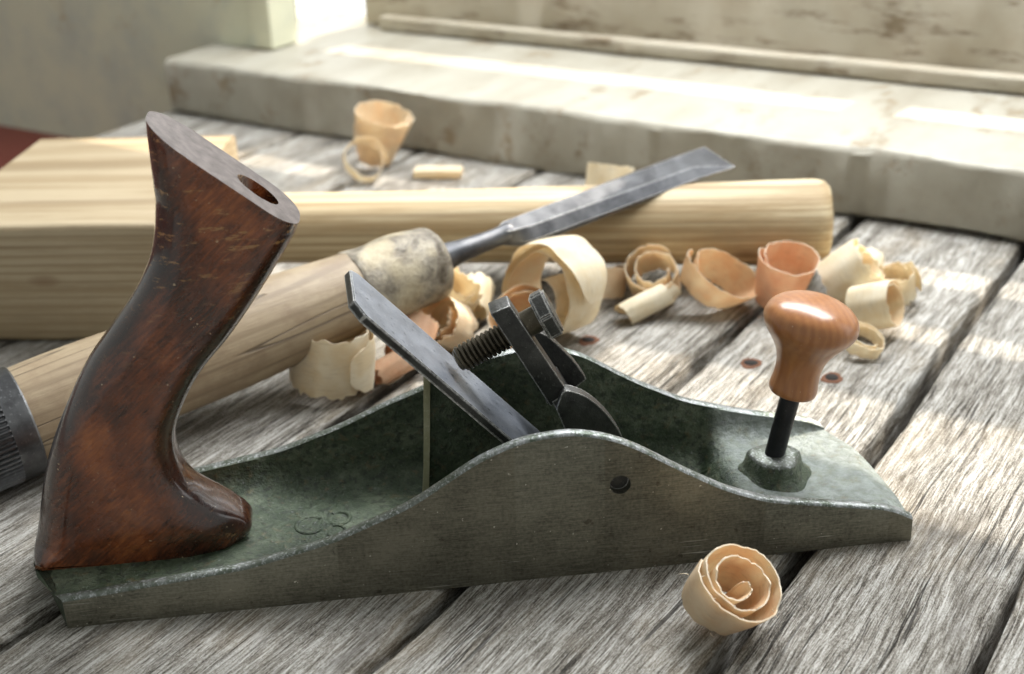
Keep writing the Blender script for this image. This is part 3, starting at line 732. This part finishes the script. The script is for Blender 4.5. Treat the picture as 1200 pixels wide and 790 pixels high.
for i in range(len(dense) - 1):
    for j in range(6):
        k2 = (j + 1) % 6; fs.append((i * 6 + j, i * 6 + k2, (i + 1) * 6 + k2, (i + 1) * 6 + j))
fs.append(tuple(range(6))); fs.append(tuple(range((len(dense) - 1) * 6, len(dense) * 6)))
obj('chisel_blade', vs, fs, M['chisel'], chis, smooth=28)

# ---------------------------------------------------------------- shavings
def shaving(label, loc, axis, r0, r1, turns, width, mats, spin=0.0, th=0.028, drift=0.0, taper=1.0, jag=0.06, squash=1.0, seed=1, rest=0.0, group='wood shavings scattered on the bench', tail=None, cone=0.0, n=None, prof=None, off=(0, 0)):
    """a curled ribbon: spiral in the local x,y plane, ribbon width along local z (the axis)"""
    rnd = random.Random(seed)
    ph = [rnd.uniform(0, 6.28) for _ in range(6)]
    N = n or int(56 * turns) + 10; W_ = 7
    ctr = []
    for i in range(N + 1):
        f = i / N; a = spin + 2 * PI * turns * f
        r = r0 + (r1 - r0) * f
        if prof: r = float(np.interp(f, [q[0] for q in prof], [q[1] for q in prof]))
        if tail and f > tail[0]:
            g = (f - tail[0]) / (1 - tail[0]); r = r * (1 - g) + tail[1] * g
        r *= 1 + (0.05 * math.sin(2 * a + ph[0]) + 0.03 * math.sin(3.3 * a + ph[1]) + 0.015 * math.sin(7.7 * a + ph[2])) * min(1, r / 0.6)
        ctr.append((a, r, f))
    if tail: pass
    out_, in_ = [], []
    for (a, r, f) in ctr:
        wl = width * (1 + (taper - 1) * f)
        j0 = jag * (noise.noise(Vector((a * 3.0, seed, 0))) + 0.7 * noise.noise(Vector((a * 11, seed, 3))))
        j1 = jag * (noise.noise(Vector((a * 3.2, seed, 9))) + 0.7 * noise.noise(Vector((a * 12, seed, 5))))
        for k_ in range(W_ + 1):
            g = k_ / W_
            endf = min(f, 1 - f) * turns * 9
            if endf < 1: g = 0.5 + (g - 0.5) * (0.35 + 0.65 * endf ** 0.6)
            z = -wl / 2 + j0 + (wl + j1 - j0) * g + drift * f
            rr = r + cone * (g - 0.5) + 0.03 * math.sin(g * PI) * r
            rr += 0.03 * noise.noise(Vector((a * 2, g * 2, seed)))
            c, s = math.cos(a), math.sin(a) * squash; ox, oy = off[0] * f, off[1] * f
            out_.append((ox + rr * c, oy + rr * s, z)); in_.append((ox + (rr - th) * c, oy + (rr - th) * s, z))
    n1 = len(out_); vs = out_ + in_; fs = []; mi = []; Wn = W_ + 1
    for i in range(N):
        for k_ in range(W_):
            a0 = i * Wn + k_
            fs.append((a0, a0 + 1, a0 + 1 + Wn, a0 + Wn)); mi.append(0)
            b0 = a0 + n1; fs.append((b0, b0 + Wn, b0 + Wn + 1, b0 + 1)); mi.append(1)
        for k_ in (0, W_):
            a0 = i * Wn + k_; fs.append((a0, a0 + Wn, a0 + Wn + n1, a0 + n1)); mi.append(2)
    for i in (0, N):
        for k_ in range(W_):
            a0 = i * Wn + k_; fs.append((a0, a0 + 1, a0 + 1 + n1, a0 + n1)); mi.append(2)
    o = obj('shaving', vs, fs, mats, None, mi, 50)
    q = Vector((0, 0, 1)).rotation_difference(Vector(axis).normalized())
    o.rotation_mode = 'QUATERNION'; o.rotation_quaternion = q
    lo_ = min((q @ Vector(v)).z for v in vs)
    o.location = Vector((loc[0], loc[1], rest - lo_ + 0.01)) * CM
    tag(o, label, 'wood shaving', group)
    return o
PI_ = [M['sh_pale'], M['sh_in'], M['sh_edge']]; OR = [M['sh_in'], M['sh_orange'], M['sh_edge']]
CR = [M['sh_cream'], M['sh_pale'], M['sh_edge']]; RD = [M['sh_orange'], M['sh_orange'], M['sh_pale']]; CO = [M['sh_cream'], M['sh_in'], M['sh_edge']]; RR = [M['sh_red'], M['sh_red'], M['sh_edge']]
PO = [M['sh_pale'], M['sh_orange'], M['sh_edge']]
front_curl = shaving('tightly rolled tan shaving in front of the plane, near its toe', (18.10, -3.12), (0.36, -0.50, 0.79), 1.06, 0.62, 2.75, 1.42, PO, spin=2.5, seed=3, cone=0.22, jag=0.10, th=0.045, drift=0.10, off=(-0.12, -0.10), prof=[(0, 1.10), (0.34, 1.04), (0.46, 0.76), (0.80, 0.64), (0.88, 0.31), (0.95, 0.15), (1, 0.11)])
shaving('broad cream shaving with ragged top under the chisel handle', (7.5, 13.2), (0.10, -0.05, 1), 1.70, 1.35, 1.3, 2.3, CO, spin=-1.2, seed=5, squash=0.75, jag=0.26)
shaving('pale crumpled shaving beneath the chisel ferrule', (12.2, 17.6), (0.5, -0.3, 0.8), 1.2, 0.6, 1.9, 1.9, CR, spin=1.0, seed=8, jag=0.28)
shaving('reddish crumpled shaving behind the plane blade', (10.6, 14.6), (0.4, 0.7, 0.5), 1.0, 0.5, 1.6, 1.6, RR, spin=0.4, seed=9, jag=0.2)
shaving('torn peach shaving between the ferrule and the plane blade', (11.9, 15.9), (-0.5, -0.6, 0.6), 1.15, 0.6, 1.6, 1.5, PO, spin=3.2, seed=11, jag=0.28)
shaving('large pale ring shaving behind the thumb screw', (16.3, 16.4), (-0.78, -0.60, 0.10), 2.2, 1.35, 2.3, 1.9, CO, spin=-0.9, seed=13, tail=(0.8, 0.5), squash=0.95, jag=0.06)
shaving('orange rolled shaving resting against the large ring', (14.9, 15.4), (-0.35, -0.5, 0.8), 1.25, 0.9, 1.3, 1.4, OR, spin=0.3, seed=14)
shaving('short tan shaving right of the large ring', (18.9, 19.8), (0.2, 0.2, 1), 1.1, 0.9, 0.6, 1.3, OR, spin=3.6, seed=15)
shaving('curled tan shaving with pale core under the mallet handle', (20.9, 18.6), (-0.25, -0.55, 0.75), 1.25, 0.55, 1.9, 1.5, PI_, spin=0.8, seed=17, jag=0.12)
shaving('open bowl shaped orange shaving under the mallet handle', (23.3, 17.7), (0.45, -0.45, 0.72), 1.75, 1.25, 1.2, 1.4, OR, spin=2.3, seed=19, squash=0.6, cone=0.6, jag=0.12)
shaving('reddish orange curl at the end of the mallet handle, left of the knob', (25.9, 17.0), (0.10, -0.30, 0.95), 1.10, 0.85, 1.3, 2.3, RR, spin=2.0, seed=21, cone=0.35)
shaving('large cream roll behind the knob', (28.7, 16.9), (0.55, -0.2, 0.5), 1.25, 0.5, 2.3, 1.8, CR, spin=1.3, seed=23, jag=0.14)
shaving('loose cream curl at the right edge of the shaving pile', (30.5, 16.6), (-0.2, -0.1, 0.9), 0.95, 0.5, 1.9, 1.2, CR, spin=-0.5, seed=25, jag=0.22)
shaving('small roll with an orange mouth right of the knob', (28.7, 14.2), (0.70, -0.62, 0.35), 0.95, 0.72, 1.4, 1.7, CO, spin=0.5, seed=27)
shaving('flat cream shaving lowest in the pile behind the knob', (27.6, 12.4), (0.2, -0.3, 1), 0.9, 0.5, 1.9, 0.5, CR, spin=0.2, seed=29)
shaving('upright cone shaped peach shaving near the window sill', (10.2, 40.9), (0.26, -0.16, 1), 1.38, 1.1, 1.6, 2.8, PI_, spin=3.4, seed=31, cone=0.7, jag=0.14)
shaving('thin pale hoop shaving below the upright cone near the sill', (9.3, 38.2), (0.2, -0.8, 0.6), 1.25, 0.9, 1.3, 0.8, CO, spin=0, seed=33)
shaving('twisted cream strip left of the curled tan shaving with pale core', (20.0, 17.2), (0.8, 0.2, 0.25), 0.55, 0.25, 1.8, 2.0, CR, spin=1.2, seed=41, drift=0.8, jag=0.1)
shaving('crumpled white shaving lying under the chisel neck', (13.4, 18.9), (0.3, 0.8, 0.4), 0.8, 0.3, 2.0, 1.5, CR, spin=2.0, seed=43, drift=0.4, jag=0.25)
shaving('small salmon curl tucked behind the plane rim below the ferrule', (9.6, 13.4), (0.9, 0.3, 0.3), 0.55, 0.3, 1.7, 1.4, RR, spin=0.3, seed=45, drift=0.5, jag=0.15)
shaving('wispy cream curl on top of the pile edge, farthest right', (30.0, 18.4), (0.4, 0.8, 0.3), 0.7, 0.25, 2.2, 1.2, CR, spin=0.9, seed=47, drift=0.7, jag=0.15)
shaving('loose pale strip between the bowl shaped shaving and the reddish curl', (24.6, 18.9), (0.9, -0.1, 0.15), 0.5, 0.3, 1.3, 1.8, PI_, spin=0.9, seed=49, drift=0.7)
shaving('pale shaving behind the middle of the mallet handle', (20.9, 28.8), (0.2, 0.3, 1), 1.2, 0.9, 1.3, 2.6, CR, spin=1, seed=35)
bm = box_bm(-1.3, 1.3, -0.5, 0.5, 0, 0.45, 0.08)
chip = bm_obj('wood_chip', bm, M['sh_pale'], None, 40); chip.location = Vector((13.2, 38.0, 0.05)) * CM; chip.rotation_euler = (0, 0, -0.25)
tag(chip, 'flat pale offcut chip lying behind the mallet handle near the sill', 'wood chip')

# torn fibres on the rim of the front shaving
rf = random.Random(4)
for q in range(9):
    a = 2.5 + q * 0.62; r_ = 1.06; p0 = Vector((r_ * math.cos(a), r_ * math.sin(a), 0.66 if q % 3 else -0.6)); p = p0.copy(); pts_ = [tuple(p)]
    d = Vector((math.cos(a), math.sin(a), rf.uniform(-0.2, 0.6))); tw_ = Vector((rf.uniform(-1, 1), rf.uniform(-1, 1), rf.uniform(-1, 1)))
    for _ in range(7):
        d = (d + tw_ * 0.32).normalized(); p = p + d * 0.035 * rf.uniform(0.8, 1.4); pts_.append(tuple(p))
    tv, tf = tube(pts_, lambda t: 0.014 * (1 - 0.7 * t), 6); obj('fibre', tv, tf, M['sh_edge'], front_curl, smooth=60)
